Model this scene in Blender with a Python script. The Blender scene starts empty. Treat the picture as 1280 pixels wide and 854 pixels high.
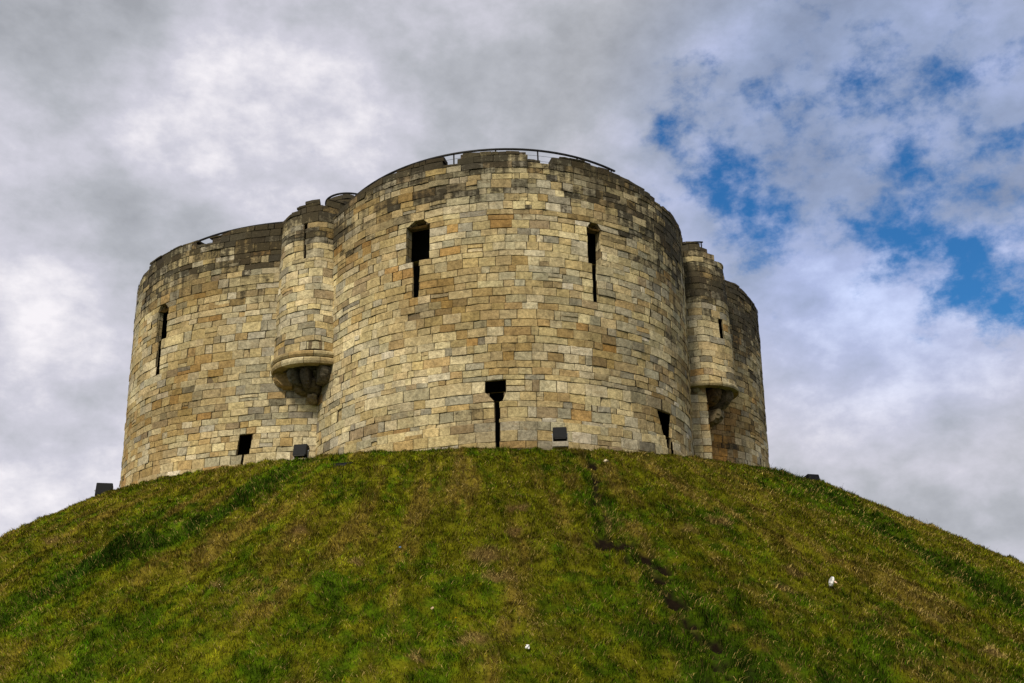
import bpy, bmesh, math, random
import numpy as np
from mathutils import Vector, Matrix
R_ = math.radians
S = bpy.context.scene
COL = S.collection

# ------------------------------------------------------------------ camera
PITCH, ROLL, LENS = 0.35884, -0.0318, 36 * 1185.53 / 1280
cam_d = bpy.data.cameras.new('camera'); cam = bpy.data.objects.new('camera', cam_d); COL.objects.link(cam)
cp, sp, cr, sr = math.cos(PITCH), math.sin(PITCH), math.cos(ROLL), math.sin(ROLL)
FW = Vector((0, cp, sp)); U0 = Vector((0, -sp, cp)); X0 = Vector((1, 0, 0))
RT = X0 * cr + U0 * sr; UP = -X0 * sr + U0 * cr
M = Matrix((RT, UP, -FW)).transposed().to_4x4(); M.translation = Vector((0, 0, 1.7))
cam.matrix_world = M
cam_d.sensor_width = 36; cam_d.lens = LENS; cam_d.clip_start = 0.1; cam_d.clip_end = 6000
S.camera = cam

# ------------------------------------------------------------------ view
S.view_settings.view_transform = 'Standard'; S.view_settings.look = 'None'
S.view_settings.gamma = 1; S.view_settings.exposure = 0; S.view_settings.use_curve_mapping = False

# ------------------------------------------------------------------ sky
SUN_EL, SUN_AZ = R_(46), R_(-22)      # azimuth of the sun measured from the camera's back, to its left
W = bpy.data.worlds.new('World'); S.world = W; W.use_nodes = True
nt = W.node_tree; nt.nodes.clear(); N = nt.nodes; LK = nt.links.new
def wn(t, **k):
    n = N.new(t)
    for a, b in k.items(): setattr(n, a, b)
    return n
def wmath(op, a, b=None, c=None, clamp=False):
    n = wn('ShaderNodeMath', operation=op, use_clamp=clamp)
    for i, v in enumerate((a, b, c)):
        if v is None: continue
        if isinstance(v, (int, float)): n.inputs[i].default_value = v
        else: LK(v, n.inputs[i])
    return n.outputs[0]
tc = wn('ShaderNodeTexCoord'); D = tc.outputs['Generated']
sky = wn('ShaderNodeTexSky', sky_type='NISHITA'); sky.sun_disc = False
sky.sun_elevation = SUN_EL; sky.sun_rotation = math.pi + SUN_AZ
sky.altitude = 0; sky.air_density = 1.3; sky.dust_density = 0.3; sky.ozone_density = 4.0
def noise(vec, scale, detail, rough, dist=0.0, loc=(0, 0, 0), sc=(1, 1, 1)):
    mp = wn('ShaderNodeMapping'); mp.inputs['Location'].default_value = loc; mp.inputs['Scale'].default_value = sc
    LK(vec, mp.inputs[0])
    n = wn('ShaderNodeTexNoise'); n.inputs['Scale'].default_value = scale; n.inputs['Detail'].default_value = detail
    n.inputs['Roughness'].default_value = rough; n.inputs['Distortion'].default_value = dist
    LK(mp.outputs[0], n.inputs['Vector']); return n.outputs['Fac']
# project the view direction on a cloud layer
sx = wn('ShaderNodeSeparateXYZ'); LK(D, sx.inputs[0])
zz = wmath('ADD', wmath('MAXIMUM', sx.outputs[2], 0.0), 0.22)
cx_ = wmath('DIVIDE', sx.outputs[0], zz); cy_ = wmath('DIVIDE', sx.outputs[1], zz)
cb = wn('ShaderNodeCombineXYZ'); LK(cx_, cb.inputs[0]); LK(cy_, cb.inputs[1]); PL = cb.outputs[0]
def blob(d, inner, outer):        # 1 inside the inner angle round a direction, 0 outside the outer
    v = Vector(d).normalized()
    dp = wn('ShaderNodeVectorMath', operation='DOT_PRODUCT'); LK(D, dp.inputs[0]); dp.inputs[1].default_value = v
    mr = wn('ShaderNodeMapRange', interpolation_type='SMOOTHSTEP')
    LK(dp.outputs['Value'], mr.inputs[0])
    mr.inputs[1].default_value = math.cos(R_(outer)); mr.inputs[2].default_value = math.cos(R_(inner))
    return mr.outputs[0]
def addup(items):
    a = None
    for s, w in items:
        t = wmath('MULTIPLY', s, w) if not isinstance(s, float) else wmath('ADD', w, 0.0); a = t if a is None else wmath('ADD', a, t)
    return a
n_cover = noise(D, 11.0, 10, 0.62, 0.0, loc=(1.3, 0.4, 2.2), sc=(1, 1, 1.5))
n_fine = noise(D, 20.0, 9, 0.62, 0.0, loc=(4.3, 0.4, 2.2), sc=(1, 1, 1.3))
thin = addup([(blob((0.34, 0.83, 0.45), 4, 17), 0.30), (1.0, -0.12),
              (blob((0.43, 0.83, 0.36), 0.5, 6.5), 0.07), (blob((0.40, 0.845, 0.355), 0.3, 4.0), 0.10), (blob((0.47, 0.81, 0.345), 0.3, 4.0), 0.08),
              (blob((0.250, 0.875, 0.415), 0.2, 2.2), 0.05),
              (blob((0.225, 0.849, 0.480), 0.2, 2.6), 0.12), (blob((0.265, 0.852, 0.450), 0.2, 2.2), 0.08),
              (blob((0.169, 0.829, 0.533), 0.2, 1.6), 0.12), (blob((0.46, 0.78, 0.43), 0.5, 3.5), 0.0),
              (blob((0.36, 0.82, 0.44), 0.5, 4.0), 0.04),
              (blob((0.34, 0.89, 0.28), 3, 9), -0.20),
              (blob((0.52, 0.80, 0.385), 0.3, 2.2), -0.15),
              (blob((0.20, 0.88, 0.42), 0.5, 2.6), -0.10), (blob((0.31, 0.86, 0.41), 0.3, 2.6), -0.07), (blob((0.34, 0.80, 0.49), 0.3, 3.5), -0.05)])
dens = wmath('SUBTRACT', wmath('ADD', wmath('MULTIPLY', n_cover, 0.50), wmath('MULTIPLY_ADD', n_fine, 0.85, -0.175)), thin)
mr = wn('ShaderNodeMapRange', interpolation_type='SMOOTHSTEP'); LK(dens, mr.inputs[0])
mr.inputs[1].default_value = 0.13; mr.inputs[2].default_value = 0.42
cover = mr.outputs[0]
# light and dark of the clouds
n_a = noise(D, 4.0, 9, 0.52, 0.0, loc=(0.7, 3.1, 0.2), sc=(1, 1, 1.5))
n_b = noise(D, 13.0, 10, 0.60, 0.0, loc=(5.7, 1.1, 3.2), sc=(1, 1, 1.5))
lum0 = wmath('ADD', wmath('MULTIPLY', n_a, 0.55), wmath('MULTIPLY', n_b, 0.45))
lum = wmath('ADD', lum0, addup([
    (blob((0.16, 0.80, 0.60), 2, 17), -0.065), (blob((-0.42, 0.70, 0.62), 1, 9), -0.13),
    (blob((-0.321, 0.834, 0.42), 1, 8), -0.10), (blob((-0.12, 0.80, 0.50), 2, 7), -0.05),
    (blob((-0.25, 0.79, 0.54), 1, 9), 0.12), (blob((-0.45, 0.85, 0.25), 3, 12), 0.09), (blob((-0.45, 0.78, 0.47), 1, 10), 0.08), (blob((-0.14, 0.82, 0.52), 1, 5), 0.06),
    (blob((0.36, 0.88, 0.30), 3, 9), 0.06), (blob((0.45, 0.85, 0.22), 2, 9), -0.03), (blob((0.22, 0.88, 0.42), 1, 6), 0.09), (blob((0.50, 0.81, 0.39), .5, 3), 0.09)]))
ramp = wn('ShaderNodeValToRGB'); LK(lum, ramp.inputs[0])
el = ramp.color_ramp.elements
el[0].position = 0.34; el[0].color = (0.34, 0.355, 0.39, 1)
el[1].position = 0.68; el[1].color = (0.88, 0.85, 0.89, 1)
e = el.new(0.45); e.color = (0.44, 0.455, 0.50, 1)
e = el.new(0.57); e.color = (0.60, 0.595, 0.675, 1)
veil = wn('ShaderNodeMix', data_type='RGBA', blend_type='MULTIPLY')       # thin cloud lets the blue through
LK(wmath('MULTIPLY', blob((0.36, 0.80, 0.48), 4, 18), 0.75), veil.inputs['Factor'])
LK(ramp.outputs[0], veil.inputs[6]); veil.inputs[7].default_value = (0.55, 0.72, 1.10, 1)
bg_s = wn('ShaderNodeBackground'); bg_c = wn('ShaderNodeBackground')
tint = wn('ShaderNodeMix', data_type='RGBA', blend_type='MULTIPLY'); tint.inputs['Factor'].default_value = 1
LK(sky.outputs[0], tint.inputs[6]); tint.inputs[7].default_value = (0.30, 0.82, 1.25, 1)
LK(tint.outputs[2], bg_s.inputs[0]); bg_s.inputs[1].default_value = 0.09
LK(veil.outputs[2], bg_c.inputs[0]); bg_c.inputs[1].default_value = 1.06
mx = wn('ShaderNodeMixShader'); LK(cover, mx.inputs[0]); LK(bg_s.outputs[0], mx.inputs[1]); LK(bg_c.outputs[0], mx.inputs[2])
wo = wn('ShaderNodeOutputWorld'); LK(mx.outputs[0], wo.inputs[0])

# ------------------------------------------------------------------ sun
sd = bpy.data.lights.new('sun', 'SUN'); sd.energy = 3.9; sd.angle = R_(10); sd.color = (1.0, 0.90, 0.70)
sun = bpy.data.objects.new('sun', sd); COL.objects.link(sun)
sv = Vector((math.cos(SUN_EL) * math.sin(SUN_AZ), -math.cos(SUN_EL) * math.cos(SUN_AZ), math.sin(SUN_EL)))
sun.rotation_euler = sv.to_track_quat('Z', 'Y').to_euler()

# ================================================================== helpers
rng = np.random.default_rng(7); random.seed(7)
def hsh(ix, iy, seed):
    h = (ix.astype(np.int64) * 374761393 + iy.astype(np.int64) * 668265263 + seed * 982451653) & 0xffffffff
    h = ((h ^ (h >> 13)) * 1274126177) & 0xffffffff
    return ((h ^ (h >> 16)) & 0xffffff) / float(0xffffff)
def vn(x, y, seed=0):
    x = np.asarray(x, float); y = np.asarray(y, float)
    ix = np.floor(x); iy = np.floor(y); fx = x - ix; fy = y - iy
    fx = fx * fx * (3 - 2 * fx); fy = fy * fy * (3 - 2 * fy)
    a = hsh(ix, iy, seed); b = hsh(ix + 1, iy, seed); c = hsh(ix, iy + 1, seed); d = hsh(ix + 1, iy + 1, seed)
    return (a * (1 - fx) + b * fx) * (1 - fy) + (c * (1 - fx) + d * fx) * fy
def fbm(x, y, seed=0, o=4, rough=0.5):
    s = 0; a = 1; t = 0
    for i in range(o):
        s = s + a * vn(np.asarray(x) * 2 ** i, np.asarray(y) * 2 ** i, seed + i * 17); t += a; a *= rough
    return s / t
def sm(x, a, b):
    t = np.clip((np.asarray(x, float) - a) / (b - a), 0, 1); return t * t * (3 - 2 * t)

def tag(o, label=None, cat=None, group=None, kind=None):
    for k, v in (('label', label), ('category', cat), ('group', group), ('kind', kind)):
        if v: o[k] = v
    return o
def empty(name, loc=(0, 0, 0), rz=0):
    o = bpy.data.objects.new(name, None); COL.objects.link(o); o.location = loc; o.rotation_euler = (0, 0, rz); o.empty_display_size = .3
    return o
def mesh_obj(name, verts, faces, mat, parent=None, col=None, dirt_shade=None, smooth=False, local=None):
    me = bpy.data.meshes.new(name)
    v = np.asarray(verts, float)
    if local is not None: v = v - np.asarray(local)
    me.from_pydata(v.tolist() if len(v) < 200000 else list(map(tuple, v)), [], faces)
    if col is not None:
        a = me.color_attributes.new('stone', 'FLOAT_COLOR', 'POINT')
        c = np.ones((len(v), 4)); c[:, :3] = np.asarray(col); a.data.foreach_set('color', c.ravel())
    if dirt_shade is not None:
        a = me.attributes.new('dirt_shade', 'FLOAT', 'POINT'); a.data.foreach_set('value', np.asarray(dirt_shade, float))
    if smooth: me.polygons.foreach_set('use_smooth', [True] * len(me.polygons))
    me.materials.append(mat); me.update()
    o = bpy.data.objects.new(name, me); COL.objects.link(o)
    if parent: o.parent = parent
    return o
def bm_obj(name, bm, mat, parent=None, smooth=False):
    me = bpy.data.meshes.new(name); bmesh.ops.recalc_face_normals(bm, faces=bm.faces); bm.to_mesh(me); bm.free()
    if smooth:
        for f in me.polygons: f.use_smooth = True
    me.materials.append(mat); o = bpy.data.objects.new(name, me); COL.objects.link(o)
    if parent: o.parent = parent
    return o
def bm_box(bm, size, loc=(0, 0, 0), rot=None, bev=0.0):
    r = bmesh.ops.create_cube(bm, size=1.0); vs = r['verts']
    bmesh.ops.scale(bm, verts=vs, vec=size)
    if bev > 0:
        es = list({e for v in vs for e in v.link_edges})
        rr = bmesh.ops.bevel(bm, geom=es, offset=bev, segments=2, affect='EDGES'); vs = list({v for f in rr['faces'] for v in f.verts} | {v for v in vs if v.is_valid})
    if rot is not None: bmesh.ops.rotate(bm, verts=vs, matrix=rot)
    bmesh.ops.translate(bm, verts=vs, vec=loc); return vs
def tube(bm, pts, rad, n=6):
    rings = []
    for i, p in enumerate(pts):
        p = Vector(p); a = Vector(pts[max(i - 1, 0)]); b = Vector(pts[min(i + 1, len(pts) - 1)])
        t = (b - a).normalized(); u = t.cross(Vector((0, 0, 1)))
        if u.length < .01: u = Vector((1, 0, 0))
        u.normalize(); w = t.cross(u)
        rings.append([bm.verts.new(p + rad * (math.cos(2 * math.pi * k / n) * u + math.sin(2 * math.pi * k / n) * w)) for k in range(n)])
    for r0, r1 in zip(rings, rings[1:]):
        for k in range(n): bm.faces.new((r0[k], r0[(k + 1) % n], r1[(k + 1) % n], r1[k]))
    bm.faces.new(rings[0]); bm.faces.new(rings[-1])

# ------------------------------------------------------------------ materials
def newmat(name):
    m = bpy.data.materials.new(name); m.use_nodes = True; t = m.node_tree
    return m, t, t.nodes['Principled BSDF']
def simple(name, col, rough=.6, metal=0, bump=0, nscale=20, var=.3, spec=.5):
    m, t, b = newmat(name); b.inputs['Specular IOR Level'].default_value = spec
    b.inputs['Roughness'].default_value = rough; b.inputs['Metallic'].default_value = metal
    g = t.nodes.new('ShaderNodeTexCoord'); n = t.nodes.new('ShaderNodeTexNoise'); n.inputs['Scale'].default_value = nscale; n.inputs['Detail'].default_value = 5
    t.links.new(g.outputs['Object'], n.inputs['Vector'])
    r = t.nodes.new('ShaderNodeValToRGB'); t.links.new(n.outputs['Fac'], r.inputs[0])
    r.color_ramp.elements[0].position = .3; r.color_ramp.elements[0].color = tuple(c * (1 - var) for c in col) + (1,)
    r.color_ramp.elements[1].position = .7; r.color_ramp.elements[1].color = tuple(min(1, c * (1 + var)) for c in col) + (1,)
    t.links.new(r.outputs[0], b.inputs['Base Color'])
    if bump:
        bp = t.nodes.new('ShaderNodeBump'); bp.inputs['Strength'].default_value = bump; bp.inputs['Distance'].default_value = .02
        t.links.new(n.outputs['Fac'], bp.inputs['Height']); t.links.new(bp.outputs[0], b.inputs['Normal'])
    return m
def stone_material():
    m, t, b = newmat('limestone'); n = t.nodes; l = t.links.new
    b.inputs['Roughness'].default_value = .92; b.inputs['Specular IOR Level'].default_value = .15
    at = n.new('ShaderNodeAttribute'); at.attribute_name = 'stone'
    dt = n.new('ShaderNodeAttribute'); dt.attribute_name = 'dirt_shade'
    g = n.new('ShaderNodeTexCoord')
    def nz(scale, detail=6, rough=.6, sc=(1, 1, 1), dist=0):
        mp = n.new('ShaderNodeMapping'); mp.inputs['Scale'].default_value = sc; l(g.outputs['Object'], mp.inputs[0])
        q = n.new('ShaderNodeTexNoise'); q.inputs['Scale'].default_value = scale; q.inputs['Detail'].default_value = detail
        q.inputs['Roughness'].default_value = rough; q.inputs['Distortion'].default_value = dist; l(mp.outputs[0], q.inputs['Vector']); return q.outputs['Fac']
    def mr(x, a, b_, c, d):
        q = n.new('ShaderNodeMapRange'); l(x, q.inputs[0])
        for i, v in enumerate((a, b_, c, d)): q.inputs[i + 1].default_value = v
        return q.outputs[0]
    def mth(op, a, b_, cl=False):
        q = n.new('ShaderNodeMath'); q.operation = op; q.use_clamp = cl
        for i, v in enumerate((a, b_)):
            if isinstance(v, (int, float)): q.inputs[i].default_value = v
            else: l(v, q.inputs[i])
        return q.outputs[0]
    f1 = nz(9, 8, .65); f2 = nz(2.2, 6, .6, (1, 1, .6)); f3 = nz(38, 4, .6); f4 = nz(3.5, 8, .7, (1, 1, 2.2), .8)
    mul = mth('MULTIPLY', mr(f1, .38, .64, .66, 1.20), mr(f3, .38, .62, .80, 1.14))
    mul = mth('MULTIPLY', mul, mr(f2, .38, .62, .84, 1.12))
    vm = n.new('ShaderNodeVectorMath'); vm.operation = 'SCALE'; l(at.outputs['Color'], vm.inputs[0]); l(mul, vm.inputs['Scale'])
    # rusty tan bloom in soft patches
    mxr = n.new('ShaderNodeMix'); mxr.data_type = 'RGBA'; l(mth('MULTIPLY', mr(f4, .53, .72, 0, 1), .45), mxr.inputs['Factor'])
    l(vm.outputs[0], mxr.inputs[6]); mxr.inputs[7].default_value = (.30, .185, .07, 1)
    # black weathering crust, with the painted shade below the right turret
    dsum = mth('ADD', dt.outputs['Fac'], mth('MULTIPLY', mth('SUBTRACT', mth('ADD', mth('MULTIPLY', f4, .5), mth('MULTIPLY', f1, .5)), .5), 3.4))
    f5 = nz(1.0, 5, .6, (5, 5, .55)); dsum = mth('ADD', dsum, mth('MULTIPLY', mth('MULTIPLY', mth('SUBTRACT', f5, .46), 3.5), mth('MINIMUM', dt.outputs['Fac'], .5)))
    dm = mr(dsum, .20, .92, 0, .92)
    mxd = n.new('ShaderNodeMix'); mxd.data_type = 'RGBA'; l(dm, mxd.inputs['Factor'])
    l(mxr.outputs[2], mxd.inputs[6]); mxd.inputs[7].default_value = (.028, .023, .015, 1)
    l(mxd.outputs[2], b.inputs['Base Color'])
    bp = n.new('ShaderNodeBump'); bp.inputs['Strength'].default_value = .7; bp.inputs['Distance'].default_value = .03
    l(mth('ADD', f1, mth('MULTIPLY', f3, .4)), bp.inputs['Height']); l(bp.outputs[0], b.inputs['Normal'])
    return m
STONE = stone_material()
DARKM = simple('chamber_shade', (.02, .018, .015), .95)  # near-black colour stands in for shade inside the walls
IRON = simple('painted_iron', (.010, .010, .011), .6, 0, spec=.15)
def grass_material(name, attr):
    m, t, b = newmat(name); n = t.nodes; l = t.links.new
    a = n.new('ShaderNodeAttribute'); a.attribute_name = attr
    b.inputs['Roughness'].default_value = .85; b.inputs['Specular IOR Level'].default_value = .03
    g = n.new('ShaderNodeTexCoord'); q = n.new('ShaderNodeTexNoise'); q.inputs['Scale'].default_value = 18; q.inputs['Detail'].default_value = 5
    l(g.outputs['Object'], q.inputs['Vector'])
    mr = n.new('ShaderNodeMapRange'); l(q.outputs['Fac'], mr.inputs[0]); mr.inputs[1].default_value = .3; mr.inputs[2].default_value = .7; mr.inputs[3].default_value = .65; mr.inputs[4].default_value = 1.25
    vm = n.new('ShaderNodeVectorMath'); vm.operation = 'SCALE'; l(a.outputs['Color'], vm.inputs[0]); l(mr.outputs[0], vm.inputs['Scale'])
    l(vm.outputs[0], b.inputs['Base Color'])
    return m
TURF = grass_material('turf', 'stone'); BLADE = grass_material('grass_blades', 'stone')

# ================================================================== mound and ground
MC = (-2.204, 39.47); MR0, MZ0, MS, MW = 14.745, 8.06, .603, .35
def seg_dist(x, y, pts):
    best = np.full(np.shape(x), 1e9); 
    for (ax, ay), (bx, by) in zip(pts, pts[1:]):
        dx, dy = bx - ax, by - ay; t = np.clip(((x - ax) * dx + (y - ay) * dy) / (dx * dx + dy * dy), 0, 1)
        best = np.minimum(best, np.hypot(x - ax - t * dx, y - ay - t * dy))
    return best
GUL_L = [(-14.0, 14.5), (-9.71, 18.22), (-8.98, 19.67), (-7.77, 20.66), (-6.75, 22.0), (-5.9, 24.6)]
GUL_R = [(8.6, 28.6), (9.0, 26.2), (9.3, 23.9), (10.0, 21.6), (11.2, 19.4), (13.5, 16.0)]
TRAIL = [(2.0, 24.3), (1.95, 23), (1.83, 21.4), (1.95, 20.5), (1.8, 19.2), (2.4, 18.9), (2.62, 18.2), (2.66, 17.35), (2.85, 16.6), (3.0, 15.4), (2.95, 14.5), (3.0, 13.2)]
_r = np.random.default_rng(3)
HOLES = [(2.0, 24.1, .16, .34), (1.98, 22.95, .12, .26), (1.86, 22.1, .09, .22), (1.80, 21.35, .13, .30), (1.95, 20.6, .08, .2), (1.72, 19.25, .20, .34), (2.05, 19.15, .14, .3), (2.45, 18.85, .12, .3),
         (2.78, 18.6, .11, .3), (2.60, 18.2, .13, .36), (2.66, 17.35, .13, .36), (2.80, 16.65, .12, .32), (3.10, 16.1, .12, .3), (2.88, 16.25, .09, .24), (2.98, 15.4, .10, .26), (2.92, 14.8, .13, .3), (3.0, 14.35, .10, .3)]
for _i in range(70):
    _k = _r.integers(0, len(HOLES[:17])); _h = HOLES[_k]; HOLES.append((_h[0] + _r.normal() * (.10 if _h[1] > 20 else .26), _h[1] + _r.normal() * .45, .045 + .045 * _r.random(), .14 + .14 * _r.random()))
BARE = [(-.66, 18.5, .45), (-.35, 17.7, .42), (.0, 20.6, .30), (-.75, 15.6, .30), (-.1, 19.6, .25), (-3.1, 18.4, .2), (4.5, 21.2, .4), (5.4, 19.2, .28), (7.7, 18.4, .32), (5.0, 18.4, .25), (-11.0, 22.5, .3), (-10.2, 22.0, .25), (-1.6, 15.1, .2), (9.4, 21.0, .2), (8.2, 17.4, .25), (-5.6, 17.8, .25), (3.6, 20.2, .3), (-4.6, 20.0, .25)]
def hole_dent(x, y):
    d = 0
    for hx, hy, hr, hd in HOLES: d = np.maximum(d, hd * np.exp(-((x - hx) / (hr * .85)) ** 2 - ((y - hy) / (hr * 1.2)) ** 2))
    return d
def mound_h(x, y, fine=True):
    x = np.asarray(x, float); y = np.asarray(y, float)
    r = np.hypot(x - MC[0], y - MC[1])
    z = MZ0 - MS * MW * np.logaddexp(0, (r - MR0) / MW)
    a = np.arctan2(y - MC[1], x - MC[0])
    slope = sm(r, 14.6, 16.0)
    z = z - slope * (.16 * np.exp(-(seg_dist(x, y, GUL_L) / .42) ** 2) + .20 * np.exp(-(seg_dist(x, y, GUL_R) / .45) ** 2))
    z = z + slope * (.20 * (fbm(x * .35, y * .35, 5, 3) - .5) + .26 * (fbm(a * 30, r * .35, 9, 3) - .5))
    z = z + (.20 * (fbm(x * 1.9, y * 1.9, 21, 3) - .5) + .17 * (fbm(x * 5, y * 5, 31, 2) - .5)) * sm(r, 13.2, 14.0)
    if fine: z = z - hole_dent(x, y) - .08 * np.exp(-(seg_dist(x, y, TRAIL) / .30) ** 2)
    return z
def grass_cols(x, y, jit=None):
    """albedo of the sward at a point: lush green, yellow green, straw and earth patches"""
    r = np.hypot(x - MC[0], y - MC[1]); a = np.arctan2(y - MC[1], x - MC[0])
    big = fbm(x * .28 + 3, y * .28, 41, 3); streak = fbm(a * 44, r * .40, 43, 4, .65); pat = fbm(x * 1.5, y * 1.5, 47, 4, .6); sml = fbm(x * 5, y * 5, 53, 3, .65)
    gl = np.exp(-(seg_dist(x, y, GUL_L) / .78) ** 2); gr = np.exp(-(seg_dist(x, y, GUL_R) / .85) ** 2)
    low = sm(21.5 - np.abs(x) * .12 - y, 1.0, 4.5)                    # lower slope is greener
    dryL = np.exp(-((x + 4.5) / 3.2) ** 2 - ((y - 19.8) / 3.0) ** 2)
    gt = np.exp(-((seg_dist(x, y, TRAIL) - .15) / (.28 + .35 * sm(-y, -20, -16))) ** 2)
    lush = .55 * gt - (streak - .5) * 1.4 + 1.35 * (gl + gr) + .30 * low + (pat - .5) * 1.15 + (big - .5) * 1.2 - .35 * dryL + .12 * sm(x, 2, 7) + .25 * np.exp(-((r - 14.9) / .35) ** 2) + (sml - .5) * 1.7 - .04
    straw = .42 + (streak - .5) * 3.2 + (sml - .5) * 1.1 + .30 * dryL - .7 * (gl + gr) - .20 * low
    bare = 0 * x
    for bx, by, br in BARE: bare = np.maximum(bare, np.exp(-((x - bx) / br) ** 2 - ((y - by) / (br * .8)) ** 2))
    tr = .7 * np.exp(-(seg_dist(x, y, TRAIL) / .14) ** 2)
    bare = bare * (.5 + sml) + tr * sm(sml, .3, .6) * .9
    c_y = np.array([.175, .175, .007]); c_g = np.array([.082, .142, .003]); c_d = np.array([.026, .062, .004]); c_s = np.array([.26, .18, .03]); c_b = np.array([.17, .10, .038])
    tuft = .5 * fbm(x * 9, y * 9, 59, 2) + .5 * fbm(a * 200, r * 3.2, 159, 2)
    def mixc(A, B, f): f = np.clip(f, 0, 1)[..., None]; return A * (1 - f) + B * f
    c = np.broadcast_to(c_y, x.shape + (3,)).copy()
    c = mixc(c, c_s, sm(straw, .35, 1.15) * .75)
    c = mixc(c, c_g, sm(lush, .0, .75))
    c = mixc(c, c_d, sm(lush, .65, 1.5) * .85)
    c = mixc(c, c_b, sm(bare, .35, .9) * .85)
    st2 = fbm(a * 130, r * .9, 143, 3, .6)
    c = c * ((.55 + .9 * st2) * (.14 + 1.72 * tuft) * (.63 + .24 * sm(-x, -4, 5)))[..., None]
    soil_shade = sm(hole_dent(x, y) + .06 * (sml - .5), .035, .085); c = mixc(c, np.array([.014, .009, .005]), soil_shade)  # dark earth, blackened further to paint the shade inside the hollows
    return c, bare, lush

# mound: fine polar grid on the side one can see, coarser behind
def mound_mesh():
    rr = np.concatenate([np.linspace(0, 13, 8)[:-1], np.arange(13, 30.01, .065)])
    aa = np.concatenate([np.radians(np.arange(-170, 0, .30)), np.radians(np.arange(0, 190, 2.0))])
    Rg, Ag = np.meshgrid(rr, aa); X = MC[0] + Rg * np.cos(Ag); Y = MC[1] + Rg * np.sin(Ag); Z = mound_h(X, Y)
    na, nr = Rg.shape; V = np.stack([X, Y, Z], -1).reshape(-1, 3)
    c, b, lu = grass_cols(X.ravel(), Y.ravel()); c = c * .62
    ia = np.arange(na); ir = np.arange(nr - 1); I, J = np.meshgrid(ia, ir, indexing='ij'); I2 = (I + 1) % na
    F = np.stack([I * nr + J, I * nr + J + 1, I2 * nr + J + 1, I2 * nr + J], -1).reshape(-1, 4)
    me = bpy.data.meshes.new('mound'); me.vertices.add(len(V)); me.vertices.foreach_set('co', V.ravel())
    me.loops.add(F.size); me.loops.foreach_set('vertex_index', F.ravel())
    me.polygons.add(len(F)); me.polygons.foreach_set('loop_start', np.arange(len(F)) * 4)
    me.update(calc_edges=True)
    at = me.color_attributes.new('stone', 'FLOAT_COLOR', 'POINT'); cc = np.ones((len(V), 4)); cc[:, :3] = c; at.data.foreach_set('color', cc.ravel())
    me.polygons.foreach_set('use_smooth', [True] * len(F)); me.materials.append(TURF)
    o = bpy.data.objects.new('mound', me); COL.objects.link(o); o['kind'] = 'structure'; return o
mound_mesh()
def ground_mesh():
    rr = np.array([0, 8, 16, 24, 30, 36, 44, 60, 90, 150, 300, 700, 2000, 4500.]); aa = np.radians(np.arange(0, 360, 4))
    V = []; F = []
    for r in rr:
        for a in aa: V.append((MC[0] + r * math.cos(a), MC[1] + r * math.sin(a), 0))
    n = len(aa)
    for i in range(len(rr) - 1):
        for k in range(n): F.append((i * n + k, (i + 1) * n + k, (i + 1) * n + (k + 1) % n, i * n + (k + 1) % n))
    o = mesh_obj('ground', V, F, simple('lawn', (.06, .085, .015), .95, 0, .3, 3, .4)); o['kind'] = 'structure'
ground_mesh()

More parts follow.
